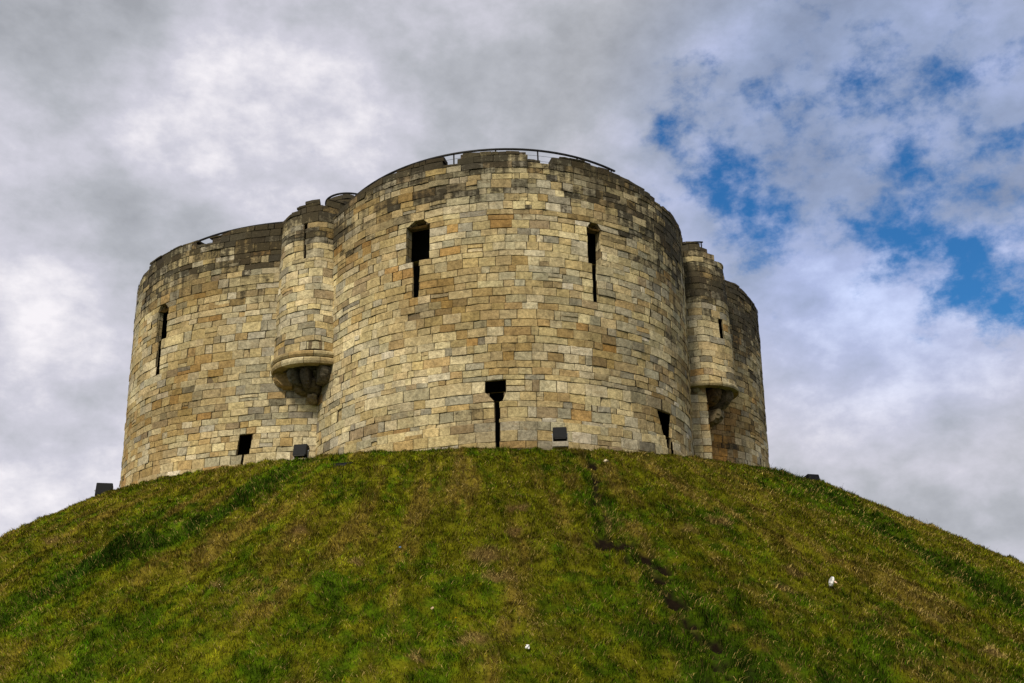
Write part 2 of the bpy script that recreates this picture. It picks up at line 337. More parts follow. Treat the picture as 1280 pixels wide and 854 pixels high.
# ------------------------------------------------------------------ the sward: real blades
def blades():
    r = np.random.default_rng(11)
    n = 2100000
    ang = np.radians(r.uniform(-165, -15, n)); rad = np.sqrt(r.uniform(13.6 ** 2, 29.5 ** 2, n))
    x = MC[0] + rad * np.cos(ang); y = MC[1] + rad * np.sin(ang)
    dist = np.hypot(x, y)
    dens = np.clip((19.0 / dist) ** 1.3, .3, 1) * (np.abs(x) < .62 * y + 3.0)
    dens = np.where(rad < 14.4, .5, 1) * dens
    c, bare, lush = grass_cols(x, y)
    dens = dens * (1 - .35 * sm(bare, .3, .8)) * (.55 + .45 * sm(fbm(x * 4, y * 4, 61, 2), .25, .55))
    dens = dens * (1 - .97 * sm(np.maximum(hole_dent(x, y), hole_dent(x, y + .10)), .045, .10))
    inb = np.zeros(n)                                        # no blades through the stonework
    for (cx, cy, rr_) in ((-.5, 34.17, 6.9), (-8.25, 38.33, 7.3), (3.6, 40.8, 7.1)): inb = np.maximum(inb, np.hypot(x - cx, y - cy) < rr_ + .02)
    keep = (r.random(n) < dens) & (inb < .5)
    x, y, c, lush, bare = x[keep], y[keep], c[keep], lush[keep], bare[keep]; n = len(x); dist = np.hypot(x, y)
    rad = np.hypot(x - MC[0], y - MC[1]); ang = np.arctan2(y - MC[1], x - MC[0])
    z = mound_h(x, y) - .01
    wid = .0045 * (.7 + .6 * r.random(n)) * np.clip(dist / 15, 1, 2.2)
    hgt = (.038 + .055 * r.random(n) + .055 * sm(lush, .6, 1.4) + .02 * (np.exp(-((seg_dist(x, y, TRAIL) - .30) / .12) ** 2))) * (.45 + 1.1 * fbm(x * 5, y * 5, 71, 2))
    tall = r.random(n) < .010; hgt = np.where(tall, hgt * 2.3, hgt); wid = np.where(tall, wid * .6, wid)
    yaw = r.uniform(0, 2 * np.pi, n); lean = r.uniform(.15, 1.15, n)
    clump = 2 * np.pi * fbm(x * 1.2, y * 1.2, 77, 2) * 2
    la = np.where(r.random(n) < .5, clump, r.uniform(0, 2 * np.pi, n))
    dry = r.random(n)
    strawm = dry < (.10 + .22 * sm(fbm(ang * 44, rad * .40, 43, 4, .65), .45, .75) * (1 - sm(lush, .2, .9)))
    strawm = strawm | ((sm(bare, .3, .8) > r.random(n)) & (dry < .92))
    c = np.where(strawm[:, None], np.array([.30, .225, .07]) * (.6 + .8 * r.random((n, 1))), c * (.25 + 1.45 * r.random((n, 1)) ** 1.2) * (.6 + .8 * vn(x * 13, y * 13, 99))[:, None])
    br = r.random((n, 1)); c = np.where((br < .05) & ~strawm[:, None], c * np.array([1.1, 1.7, 1.0]), c)
    lean = np.where(strawm, r.uniform(.9, 1.45, n), lean); hgt = np.where(strawm, hgt * 1.25, hgt)
    ux, uy = np.cos(yaw), np.sin(yaw)
    dx, dy = np.cos(la) + .9 * np.cos(ang), np.sin(la) + .9 * np.sin(ang)
    q = np.hypot(dx, dy) + 1e-6; dx /= q; dy /= q
    bx, by = x, y
    mxp, myp, mzp = x + dx * hgt * np.sin(lean) * .35, y + dy * hgt * np.sin(lean) * .35, z + hgt * (.55)
    tx, ty, tz = x + dx * hgt * np.sin(lean), y + dy * hgt * np.sin(lean), z + hgt * (.55 + .42 * np.cos(lean))
    V = np.zeros((n, 5, 3))
    V[:, 0] = np.stack([x - ux * wid, y - uy * wid, z], 1); V[:, 1] = np.stack([x + ux * wid, y + uy * wid, z], 1)
    V[:, 2] = np.stack([mxp + ux * wid * .8, myp + uy * wid * .8, mzp], 1); V[:, 3] = np.stack([mxp - ux * wid * .8, myp - uy * wid * .8, mzp], 1)
    V[:, 4] = np.stack([tx, ty, tz], 1)
    b = (np.arange(n) * 5)[:, None]
    L = np.concatenate([b + np.array([[0, 1, 2, 3]]), b + np.array([[3, 2, 4]])], 1).ravel()
    me = bpy.data.meshes.new('grass'); me.vertices.add(n * 5); me.vertices.foreach_set('co', V.ravel())
    me.loops.add(len(L)); me.loops.foreach_set('vertex_index', L.astype(np.int32))
    me.polygons.add(n * 2); ls = (np.arange(n) * 7)[:, None] + np.array([[0, 4]]); me.polygons.foreach_set('loop_start', ls.ravel().astype(np.int32))
    me.update(calc_edges=True)
    cc = np.ones((n, 5, 4)); cc[:, :, :3] = c[:, None, :]
    at = me.color_attributes.new('stone', 'FLOAT_COLOR', 'POINT'); at.data.foreach_set('color', cc.ravel())
    me.materials.append(BLADE)
    o = bpy.data.objects.new('grass', me); COL.objects.link(o)
    tag(o, 'rough green and straw coloured grass covering the steep mound', 'grass', kind='stuff')
    print('blades', n)
blades()

# ================================================================== masonry
PAL = [((.50, .41, .23), 36), ((.54, .46, .285), 24), ((.45, .35, .18), 17), ((.40, .285, .13), 6), ((.45, .395, .265), 11),
       ((.37, .335, .24), 6), ((.27, .24, .175), 2), ((.32, .245, .14), 3.5), ((.41, .26, .105), 1.5), ((.60, .53, .38), 4)]
PC = np.array([p[0] for p in PAL]); PW = np.array([p[1] for p in PAL], float); PW /= PW.sum()

class Surf:
    """battered cone wall; a = angle, z = height, off = outwards"""
    def __init__(s, a, z0=9.46, z1=17.8): s.a = a; s.z0 = z0; s.z1 = z1
    def c(s, z):
        t = (z - s.z0) / (s.z1 - s.z0); b = s.a; return b[0] + (b[3] - b[0]) * t, b[1] + (b[4] - b[1]) * t, b[2] + (b[5] - b[2]) * t
    def R(s): return s.a[2]
    def __call__(s, u, z, off=0):
        cx, cy, r = s.c(z); th = u / s.R(); r = r + off
        return (cx + r * math.cos(th), cy + r * math.sin(th), z + .035 * math.sin(th * 3.1 + s.a[0]) + .02 * math.sin(th * 8.3 + 1) + .007 * math.sin(u * 4.1 + z * 1.3) + .005 * math.sin(u * 9.7 + z * 2.9))
class Flat:
    def __init__(s, p, d, n): s.p = Vector(p); s.d = Vector(d).normalized(); s.n = Vector(n).normalized()
    def __call__(s, u, z, off=0):
        q = s.p + s.d * u + s.n * off; return (q.x, q.y, z)

def courses(z0, z1, r, big=()):
    zs = [z0]
    while zs[-1] < z1:
        h = r.choice([.19, .22, .24, .26, .29, .32], p=[.1, .2, .25, .22, .15, .08])
        for a, b, hh in big:
            if a <= zs[-1] < b: h = hh
        zs.append(zs[-1] + h)
    return zs

def masonry(name, surf, u0, u1, z0, z1, openings, prof, dirt_shade_f, parent, seed, plinth=None, deck=99, tone=1.0, big=(), depth=.36, stain=None, thick=None):
    """one wall: coursed squared stones with open joints over a recessed mortar core.
    openings: list of (za, zb, ua(z), ub(z)); prof(u) -> wall top; returns the object"""
    r = np.random.default_rng(seed)
    V = []; F = []; C = []; Dt = []
    zs = courses(z0, z1, r, big)
    for o_ in openings:
        for zq in o_[:2]:
            k_ = int(np.argmin([abs(q - zq) for q in zs])); 
            if (k_ == 0 or zq - zs[k_ - 1] > .08) and (k_ == len(zs) - 1 or zs[k_ + 1] - zq > .08): zs[k_] = zq
            elif k_ > 0: zs[k_] = zq
    zs = sorted(zs); zs = [zs[0]] + [b for a, b in zip(zs, zs[1:]) if b - a > .05]
    def quad(p, col, d):
        i = len(V); V.extend(p); F.append((i, i + 1, i + 2, i + 3)); C.extend([col] * 4); Dt.extend([d] * 4)
    mort_d = np.array([.15, .115, .065]); mort_l = np.array([.25, .19, .13])
    for ci in range(len(zs) - 1):
        za, zb = zs[ci], zs[ci + 1]; zm = (za + zb) / 2
        cuts = sorted([(o[2](zm), o[3](zm), o[2], o[3]) for o in openings if o[0] < zm < o[1]], key=lambda q: q[0])
        spans = []; c = u0
        lf = None
        for a, b, fa_, fb_ in cuts:
            if a > c: spans.append((c, a, lf, fa_))
            c = max(c, b); lf = fb_
        if c < u1: spans.append((c, u1, lf, None))
        po = plinth(za) if plinth else 0
        rowshift = r.normal() * .004
        for sa, sb, lfn, rfn in spans:
            # mortar core, in strips short enough to follow the curve
            m = max(1, int((sb - sa) / .35)); us = np.linspace(sa, sb, m + 1)
            for k in range(m):
                um = (us[k] + us[k + 1]) / 2; top = min(zb, prof(um) - .03)
                if top - za < .05: continue
                d = float(dirt_shade_f(um, zm)); mc = mort_d * (1 - d) + mort_l * d if d > .35 else mort_d * .8 + mort_l * .2
                q = po - .034
                quad([surf(us[k], za, q), surf(us[k + 1], za, q), surf(us[k + 1], top, q), surf(us[k], top, q)], mc, .9 if zm > deck else 0.0)
                if zb > deck or top < zb - .01:
                    qi = q - depth + .08
                    quad([surf(us[k + 1], za, qi), surf(us[k], za, qi), surf(us[k], top, qi), surf(us[k + 1], top, qi)], mc, 0.1)
                    quad([surf(us[k], top, q), surf(us[k + 1], top, q), surf(us[k + 1], top, qi), surf(us[k], top, qi)], mc, 1.0)
            # stones
            u = sa
            while u < sb - 1e-6:
                bigrow = (zb - za) > .35
                L = float(np.clip(r.normal(.48 if not bigrow else .62, .17), .22, 1.05)) if sb - u > .95 else (sb - u if sb - u < .62 else (sb - u) / 2)
                L = min(L, sb - u); a, b = u, u + L; u = b
                first = lfn is not None and a <= sa + 1e-6; last = rfn is not None and b >= sb - 1e-6; rag = r.normal() * .02 if (first or last) else 0
                um = (a + b) / 2; top = min(zb, prof(um))
                if top - za < .045: continue
                gap = .002 + .004 * r.random(); rec = r.choice([.004, .009, .016, .032], p=[.25, .3, .3, .15]); d = float(dirt_shade_f(um, zm))
                # colour: clustered kinds of stone
                w = PW.copy(); g = float(fbm(um * .35 + seed, zm * .5, 90 + seed, 3)); w[4:7] *= 1 + 5 * max(0, g - .5) * 2; w[[2, 3, 8]] *= 1 + 6 * max(0, .5 - g) * 2
                lowf = max(0, min(1, (13.2 - zm) / 4)); w[[5, 6, 7, 3, 8]] *= 1 + 1.0 * lowf
                if d > .4: w[[5, 6, 7]] *= 3
                w /= w.sum(); top_ = top
                halves = [(za, top_)] if (top_ - za < .23 or r.random() > .05) else [(za, za + (top_ - za) * .48), (za + (top_ - za) * .48, top_)]
                for z_lo, z_hi in halves:
                    col = PC[r.choice(len(PC), p=w)] * (.84 + .30 * r.random()) * tone
                    col = col * (1 + r.normal() * .02); col[2] *= (.92 + .16 * r.random())
                    pg = float(fbm(um * .55 + 7 * seed, zm * .7, 190 + seed, 3)) - .5; col = col * (1 + .9 * pg) * np.array([1, 1 - .18 * max(0, pg * -2), 1 - .5 * max(0, -pg * 2)])
                    sd_ = d + r.normal() * .22 * (d > .12) + .25 * math.exp(-((zm - 8.2) / .5) ** 2)
                    if stain is not None:
                        sf = float(stain(um, zm)) * (.5 + .9 * r.random())
                        col = col * (1 - min(1, sf)) + np.array([.40, .21, .055]) * min(1, sf)
                    pr = po + rowshift + r.normal() * .007
                    if r.random() < .02: pr -= .02
                    miss = r.random()
                    if miss < .0012 and zm < deck: continue
                    tl = r.normal() * .006, r.normal() * .005
                    b1 = min(.014, L * .12); hh = z_hi - z_lo; b2 = min(.012, hh * .12)
                    ugr = [a + gap, a + gap + b1, um, b - gap - b1, b - gap]
                    zgr = [z_lo + gap, z_lo + gap + b2, z_hi - gap - b2, z_hi - gap]
                    i0 = len(V); clip = z_hi >= top - 1e-6 and top < zb - 1e-6 and abs(prof(a) - prof(b)) < .13
                    for jz, zz_ in enumerate(zgr):
                        for ju, uu in enumerate(ugr):
                            edge = ju in (0, 4) or jz in (0, 3)
                            off = pr - (rec if edge else 0) + (tl[0] * (ju - 2) + tl[1] * (jz - 1.5)) + r.normal() * .003
                            if (ju in (0, 4)) and (jz in (0, 3)): off -= .006
                            sh = 0
                            if first: sh += (lfn(zz_) - sa + rag) * (4 - ju) / 4
                            if last: sh += (rfn(zz_) - sb + rag) * ju / 4
                            uj = uu + sh + r.normal() * (.006 if not edge else .004); zj = zz_ + r.normal() * (.006 if not edge else .004)
                            if clip: zj = z_lo + (zj - z_lo) * max(.2, (prof(uu) - z_lo) / (z_hi - z_lo))
                            V.append(surf(uj, zj, off)); C.append(col); Dt.append(sd_ + .10 * (float(dirt_shade_f(uu, zz_)) - d) * 5)
                    for jz in range(3):
                        for ju in range(4):
                            k = i0 + jz * 5 + ju; F.append((k, k + 1, k + 6, k + 5))
                if zb > deck or top < zb - .01:          # free-standing stones have a top, ends and a back
                    q = pr - .03; qi = q - depth; cl = top < zb - 1e-6 and abs(prof(a) - prof(b)) < .13; ta_, tb_ = (max(za + .03, prof(a)), max(za + .03, prof(b))) if cl else (top, top)
                    A, B, C1, D1 = surf(a + gap, za + gap, q), surf(b - gap, za + gap, q), surf(b - gap, tb_ - gap, q), surf(a + gap, ta_ - gap, q)
                    A2, B2, C2, D2 = surf(a + gap, za + gap, qi), surf(b - gap, za + gap, qi), surf(b - gap, tb_ - gap, qi), surf(a + gap, ta_ - gap, qi)
                    for qd in ((D1, C1, C2, D2), (B, B2, C2, C1), (A2, A, D1, D2), (B2, A2, D2, C2)): quad(list(qd), col, sd_ + .3)
    return mesh_obj(name, V, F, STONE, parent, C, Dt)

def slit_lining(surf, za, zb, ua, ub, seed, parent, deep=1.1, arch=0.0):
    """stone reveals of an opening, running back into the wall"""
    r = np.random.default_rng(seed); V = []; F = []; C = []; Dt = []
    def quad(p, col, d=.05):
        i = len(V); V.extend(p); F.append((i, i + 1, i + 2, i + 3)); C.extend([col] * 4); Dt.extend([d] * 4)
    n = max(1, int((zb - za) / .27)); zs = np.linspace(za, zb, n + 1)
    for k in range(n):
        a, b = zs[k], zs[k + 1]
        for side, uf in ((0, ua), (1, ub)):
            col = PC[r.choice([0, 1, 2, 4, 7])] * (.7 + .3 * r.random())
            s = .012 if side == 0 else -.012
            for d0, d1 in ((-.02, -deep * .45), (-deep * .45 - .02, -deep)):
                quad([surf(uf(a) + s * 0, a + .008, d0), surf(uf(a), a + .008, d1), surf(uf(b), b - .008, d1), surf(uf(b), b - .008, d0)], col)
    col = PC[7]
    quad([surf(ua(zb), zb, -.02), surf(ub(zb), zb, -.02), surf(ub(zb), zb, -deep), surf(ua(zb), zb, -deep)], col)
    quad([surf(ua(za), za, -.02), surf(ub(za), za, -.02), surf(ub(za), za, -deep), surf(ua(za), za, -deep)], col)
    return mesh_obj('arrow_slit', V, F, STONE, parent, C, Dt)

def stepfn(tab, R):
    """piecewise wall top from (angle deg, height)"""
    xs = [R_(a) * R for a, _ in tab]; ys = [b for _, b in tab]
    return lambda u: float(np.interp(u, xs, ys))

castle = empty('castle_keep', (-2.1, 39.7, 8.1))
tag(castle, 'round lobed medieval stone keep with turrets standing on top of the grassy mound', 'castle')
castle_inv = Matrix.Translation((2.1, -39.7, -8.1))
bpy.context.view_layer.update()
def adopt(o):                      # keep world coordinates while parented to the keep
    o.parent = castle; o.matrix_parent_inverse = castle_inv; return o

LOBE = {
 'F': (-.50, 34.167, 6.93, -.351, 33.71, 7.036),
 'L': (-8.249, 38.326, 7.373, -7.95, 38.025, 7.738),
 'R': (3.592, 40.791, 7.163, 3.992, 41.321, 7.311),
 'B': (-3.65, 45.55, 7.2, -3.7, 45.6, 7.3)}
RIM = {
 'F': [(-165, 17.7), (-146, 17.75), (-141, 17.82), (-140.6, 17.9), (-135, 17.98), (-128, 18.06), (-122, 18.16), (-117, 18.21), (-112, 18.28), (-106.1, 18.31), (-105.9, 18.02), (-100, 17.98), (-99.8, 18.33), (-94, 18.29), (-87, 18.27), (-81.3, 18.26), (-81, 17.98), (-79, 17.98), (-78.8, 17.87), (-72.9, 17.92), (-72.5, 18.2), (-67, 18.22), (-61, 18.17), (-55, 18.07), (-49, 18.05), (-47.8, 18.0), (-39.7, 17.93), (-38.5, 17.75), (-33.5, 17.73), (-31, 17.88), (-22, 17.86), (-10, 17.95), (20, 17.8)],
 'L': [(-260, 17.6), (-180, 17.4), (-160, 17.45), (-147, 17.6), (-139.8, 17.6), (-139.5, 17.8), (-131, 17.75), (-127, 17.74), (-118.6, 17.77), (-117, 17.55), (-111, 17.52), (-110.6, 17.74), (-105, 17.86), (-99.5, 17.9), (-94, 17.9), (-80, 17.9)],
 'R': [(-80, 17.6), (-47, 17.55), (-41, 17.6), (-35, 17.44), (-28, 17.37), (-16, 17.5), (100, 17.5)],
 'B': [(0, 17.5), (250, 17.5)]}
ARC = {'F': (-172, 14), 'L': (-252, -70), 'R': (-72, 100), 'B': (15, 195)}
def openings_of(R, tab):
    out = []
    for za, zb, a0, a1, b0, b1 in tab:           # angles at the bottom (a0,a1) and at the top (b0,b1)
        fa = lambda z, za=za, zb=zb, a0=a0, b0=b0: R_(a0 + (b0 - a0) * (z - za) / (zb - za)) * R
        fb = lambda z, za=za, zb=zb, a1=a1, b1=b1: R_(a1 + (b1 - a1) * (z - za) / (zb - za)) * R
        out.append((za, zb, fa, fb))
    return out
OPEN = {
 'F': [(14.82, 16.02, -114.7, -107.8, -114.5, -107.8), (16.02, 16.22, -114.5, -107.8, -112.4, -109.6), (13.60, 14.82, -112.3, -110.9, -112.6, -110.3),
       (14.62, 15.85, -65.2, -61.1, -65.3, -61.0), (15.85, 16.04, -65.3, -61.0, -63.9, -62.2), (13.33, 14.62, -64.05, -62.8, -64.05, -62.8),
       (10.25, 10.62, -93.2, -87.9, -93.2, -87.9), (9.97, 10.25, -90.9, -88.9, -93.1, -87.9), (8.5, 9.97, -90.5, -89.5, -90.7, -89.35),
       (9.45, 10.25, -40.2, -36.4, -42.8, -35.4), (8.4, 9.45, -39.4, -36.6, -39.6, -36.6), (9.22, 9.32, -83.6, -82.9, -83.6, -82.9)],
 'L': [(14.27, 15.45, -131.5, -126.1, -131.3, -126.1), (15.45, 15.66, -131.3, -126.1, -130.0, -127.5), (12.98, 14.27, -129.9, -128.1, -129.9, -128.1),
       (9.63, 10.3, -98.7, -95.2, -98.4, -94.9), (8.6, 9.63, -98.2, -97.3, -97.3, -96.4), (13.9, 14.5, -116.0, -115.75, -115.6, -115.3), (13.3, 13.9, -116.6, -116.35, -116.3, -116.0), (14.5, 15.2, -114.2, -113.95, -114.0, -113.7)],
 'R': [], 'B': []}
def top_band(z, top):
    return 1.10 * math.exp(-(max(0, top - z) / .46) ** 2) + .36 * math.exp(-((z - (top - 1.2)) / .9) ** 2)
def gauss(a, z, ca, cz, sa, sz): return math.exp(-((a - ca) / sa) ** 2 - ((z - cz) / sz) ** 2)
def dirt_F(u, z):
    a = math.degrees(u / 6.93); d = top_band(z, 18.15)
    d += .42 * math.exp(-((z - 16.98) / .14) ** 2) * (.4 + .6 * (math.sin(a * .35) > -.2))
    d += .30 * gauss(a, z, -150, 17.0, 16, 1.6) + .30 * gauss(a, z, -42, 16.5, 16, 1.5) + .22 * gauss(a, z, -25, 14.8, 14, 3.0) + .12 * sm(a, -60, -10)
    d += .30 * gauss(a, z, -28, 15.5, 10, 1.8) + .35 * gauss(a, z, -96, 9.75, 5, .18) + .10 * sm(9.8, z, 9.8 - 2) * 0
    return d
def dirt_L(u, z):
    a = math.degrees(u / 7.373); d = top_band(z, 17.75)
    d += .62 * gauss(a, z, -98, 16.75, 11, .75) + .30 * gauss(a, z, -122, 16.7, 12, .55) + .30 * gauss(a, z, -140, 16.6, 9, .9) + .15 * gauss(a, z, -97, 15.3, 8, .8)
    d += .22 * gauss(a, z, -86, 11.2, 6, 1.2)
    return d
def dirt_shade_R(u, z):
    a = math.degrees(u / 7.163); d = top_band(z, 17.55) * 1.1 + .42 * gauss(a, z, -51, 10.6, 4, 1.3)  # patch below the turret: decay, deepened to paint in the recess's shade
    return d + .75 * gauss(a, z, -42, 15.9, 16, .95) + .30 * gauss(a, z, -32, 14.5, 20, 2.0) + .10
def dirt_TL(u, z): return top_band(z, 18.1) * 1.15 + (.25 if z > 16.9 else 0) * max(0, math.sin(u * 2 + 1))
def dirt_TR(u, z): return top_band(z, 18.0) + .85 * math.exp(-((z - 16.1) / .75) ** 2) + .08
DIRT_SHADE = {'F': dirt_F, 'L': dirt_L, 'R': dirt_shade_R, 'B': dirt_shade_R}
def stain_R(u, z):
    a = math.degrees(u / 7.163); return 1.0 * sm(12.6 - z, 0, 1.2) * gauss(a, 0, -54, 0, 7, 1)
lobes = {}
DESC = {'F': 'central bowed lobe with two tall arrow slits, nearest the viewer', 'L': 'left lobe, blackened below its rim beside the turret', 'R': 'narrow far lobe at the right edge, dark and grey', 'B': None}
for k in 'FLRB':
    sf = Surf(LOBE[k]); Rk = LOBE[k][2]; u0, u1 = R_(ARC[k][0]) * Rk, R_(ARC[k][1]) * Rk
    ops = openings_of(Rk, OPEN[k])
    pl = (lambda z: .05 + .05 * max(0, min(1, (9.3 - z) / .6)) if z < 9.2 else 0)
    o = masonry('tower_lobe', sf, u0, u1, 7.6, 18.8, ops, stepfn(RIM[k], Rk), DIRT_SHADE[k], None, {'F': 11, 'L': 12, 'R': 13, 'B': 14}[k],
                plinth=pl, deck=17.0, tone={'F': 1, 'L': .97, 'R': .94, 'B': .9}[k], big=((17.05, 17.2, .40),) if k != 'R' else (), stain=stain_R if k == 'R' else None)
    adopt(o); lobes[k] = o
    if DESC[k]: o['label'] = DESC[k]
    for i, (za, zb, fa, fb) in enumerate(ops):
        if fb(za) - fa(za) < .05: continue
        s = slit_lining(sf, za, zb, fa, fb, 100 + i, o, ((.34 if k == 'F' else .22) if fb(za) - fa(za) > .3 else .06) if za > 11 else .08)
# ---- dark inside: shell painted near-black for the shade, under an added deck
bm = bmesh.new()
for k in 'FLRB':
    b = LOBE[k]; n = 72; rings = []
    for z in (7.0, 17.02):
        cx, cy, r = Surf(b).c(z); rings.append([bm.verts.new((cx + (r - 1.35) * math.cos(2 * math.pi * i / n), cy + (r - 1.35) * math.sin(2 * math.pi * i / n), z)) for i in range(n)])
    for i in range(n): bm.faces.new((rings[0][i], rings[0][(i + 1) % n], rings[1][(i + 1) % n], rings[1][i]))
adopt(bm_obj('dark_shell', bm, DARKM))
bm = bmesh.new()
for j, k in enumerate('FLRB'):
    b = LOBE[k]; n = 72; z = 17.02 + .004 * j; cx, cy, r = Surf(b).c(z)
    bm.faces.new([bm.verts.new((cx + (r - .10) * math.cos(2 * math.pi * i / n), cy + (r - .10) * math.sin(2 * math.pi * i / n), z)) for i in range(n)])
bm.faces.new([bm.verts.new(p) for p in ((-9, 33, 17.0), (5, 33, 17.0), (5, 47, 17.0), (-9, 47, 17.0))])  # unseen lid over the open middle, added to keep daylight out
adopt(bm_obj('wall_walk_lid', bm, simple('walk_lid_stone', (.22, .2, .16), .9)))

# ---- corner turrets in the angles between the lobes
def turret(cx, cy, R, zb, facing, rim, dirt_shade, seed, tone, ops, rings, corbels, half=125):
    sf = Surf((cx, cy, R, cx, cy, R * 1.0)); u0, u1 = R_(facing - half) * R, R_(facing + half) * R
    op = openings_of(R, ops)
    o = masonry('turret', sf, u0, u1, zb, 18.9, op, stepfn(rim, R), dirt_shade, None, seed, deck=17.6, tone=tone)
    adopt(o)
    for i, (za, zt, fa, fb) in enumerate(op): slit_lining(sf, za, zt, fa, fb, 200 + i, o, .07)
    # inner core and floor, painted near-black in place of shade
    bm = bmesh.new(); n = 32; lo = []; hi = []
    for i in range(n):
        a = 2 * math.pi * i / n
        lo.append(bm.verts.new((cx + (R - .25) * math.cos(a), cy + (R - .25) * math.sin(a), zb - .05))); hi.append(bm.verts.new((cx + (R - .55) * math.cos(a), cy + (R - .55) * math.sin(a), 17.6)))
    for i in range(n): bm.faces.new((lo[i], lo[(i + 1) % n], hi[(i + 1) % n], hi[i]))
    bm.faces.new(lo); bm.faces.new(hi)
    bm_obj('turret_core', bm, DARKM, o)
    # moulded string courses round the foot
    for z, h, out, pr in rings:
        V = []; F = []; C = []; Dt = []; r = np.random.default_rng(seed + int(z * 100))
        na = 60; prof = [(R - .30, z), (R + out * .55, z), (R + out, z + h * .35), (R + out, z + h * .7), (R + out * .35, z + h), (R - .05, z + h)]
        col = None; nxt = 0
        for i in range(na):
            a0 = R_(facing - half + 2 * half * i / na); a1 = R_(facing - half + 2 * half * (i + 1) / na)
            if i >= nxt: col = PC[r.choice([0, 1, 2, 3])] * (.8 + .2 * r.random()) * tone; nxt = i + r.integers(5, 9)
            jn = (i == nxt - 1)
            for (ra, z_a), (rb, z_b) in zip(prof, prof[1:]):
                if jn: a1 = a0 + (R_(2 * half / na)) * .86
                k = len(V); V += [(cx + ra * math.cos(a0), cy + ra * math.sin(a0), z_a), (cx + ra * math.cos(a1), cy + ra * math.sin(a1), z_a), (cx + rb * math.cos(a1), cy + rb * math.sin(a1), z_b), (cx + rb * math.cos(a0), cy + rb * math.sin(a0), z_b)]
                F.append((k, k + 1, k + 2, k + 3)); C += [col] * 4; Dt += [.15] * 4
        mesh_obj('string_course', V, F, STONE, o, C, Dt)
    # rounded corbels carrying it
    for ca, rin, rout, ztop, hh, wd, cc, dd in corbels:
        V = []; F = []; a = R_(ca); d = Vector((math.cos(a), math.sin(a), 0)); t = Vector((-d.y, d.x, 0)); r = np.random.default_rng(int(ca) % 97 + seed)
        pf = [(rin, ztop), (rout - .02, ztop), (rout, ztop - hh * .18)]
        for q in range(1, 9):
            b = math.pi / 2 * q / 8; pf.append((rin + (rout - rin) * math.cos(b) ** .8 * (1 - .0), ztop - hh * .18 - hh * .82 * math.sin(b)))
        ns = 5
        for s in range(ns):
            w = wd * (s / (ns - 1) - .5); sh = 1 - .12 * abs(s / (ns - 1) - .5) ** 2 * 4
            for (x_, z_) in pf:
                q = Vector((cx, cy, 0)) + d * (rin + (x_ - rin) * sh) + t * w; V.append((q.x + r.normal() * .016, q.y + r.normal() * .016, ztop - (ztop - z_) * sh + r.normal() * .014))
        m_ = len(pf)
        for s in range(ns - 1):
            for q in range(m_): F.append((s * m_ + q, s * m_ + (q + 1) % m_, (s + 1) * m_ + (q + 1) % m_, (s + 1) * m_ + q))
        F.append(tuple(range(m_))); F.append(tuple((ns - 1) * m_ + q for q in reversed(range(m_))))
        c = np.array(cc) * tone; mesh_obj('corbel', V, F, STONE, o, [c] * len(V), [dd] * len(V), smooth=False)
    return o
TLc = (-6.80, 31.0)
rimTL = [(-260, 18.1), (-130, 18.0), (-116.5, 18.06), (-109, 18.26), (-94, 18.34), (-88.5, 18.34), (-88, 18.13), (-77.5, 18.13), (-77, 18.36), (-60, 18.42), (-47, 18.5), (10, 18.5)]
tl = turret(*TLc, 1.45, 12.72, -115, rimTL, dirt_TL, 31, .97,
       [(17.25, 17.47, -104.5, -99.0, -104.0, -100.0), (16.1, 17.25, -101.6, -99.2, -103.6, -100.9)],
       [(12.50, .20, .09, 0), (12.26, .22, .07, 0)],
       [(-168, .78, 1.42, 12.26, .54, .60, (.36, .25, .11), .05), (-127, .70, 1.22, 12.24, .52, .28, (.17, .16, .12), .5),
        (-100, .6, 1.1, 12.22, .60, .26, (.14, .12, .09), .5), (-62, .75, 1.36, 12.25, .56, .44, (.22, .19, .14), .45), (-150, .1, .80, 11.98, .5, .5, (.22, .17, .09), .4), (-118, .0, .72, 11.98, .45, .5, (.16, .13, .08), .5), (-80, .1, .75, 11.98, .5, .4, (.2, .16, .1), .4), (-92, .1, .50, 11.50, .30, .30, (.28, .22, .13), .2)])
tl['label'] = 'left round turret with a narrow slit and moulded corbelled foot'
TRc = (7.05, 34.65)
rimTR = [(-170, 18.0), (-97, 18.05), (-82, 18.0), (-69, 17.87), (-56, 17.79), (-55.5, 17.56), (-47, 17.38), (-18, 17.5), (100, 17.5)]
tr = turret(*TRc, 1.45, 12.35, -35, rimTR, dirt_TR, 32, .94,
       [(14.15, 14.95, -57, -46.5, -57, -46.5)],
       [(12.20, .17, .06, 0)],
       [(-30, .3, 1.33, 12.2, .70, .42, (.22, .17, .10), .5), (-62, .3, 1.2, 12.2, .60, .40, (.26, .16, .07), .5), (-108, .2, 1.30, 12.2, .35, .4, (.34, .30, .2), .1), (-42, .2, .95, 11.5, .55, .5, (.25, .2, .12), .35), (5, .3, 1.2, 12.2, .62, .42, (.24, .2, .13), .3)])  # corbels darkened by colour to deepen the shade under the turret
tr['label'] = 'right round turret, grey and dark, its foot on a stone pilaster'
# pilaster beneath the right turret: front and right faces
def pil_dirt(u, z): return .12 + .2 * (z > 12)
fr = Flat((6.45, 33.45, 0), (1, .12, 0), (.12, -1, 0)); p1 = masonry('pilaster', fr, 0, .66, 7.4, 12.25, [], lambda u: 12.25, pil_dirt, None, 41, tone=.92)
adopt(p1)
dirv = Vector((1, .12, 0)).normalized(); cpt = Vector((6.45, 33.45, 0)) + dirv * .66
sd2 = Flat(cpt, (-.12 * 0 + -.12, 1, 0), (1, .12, 0))
p2 = masonry('pilaster_side', sd2, .0, 2.4, 7.4, 12.25, [], lambda u: 12.25, pil_dirt, p1, 42, tone=.85, stain=lambda u, z: .9)

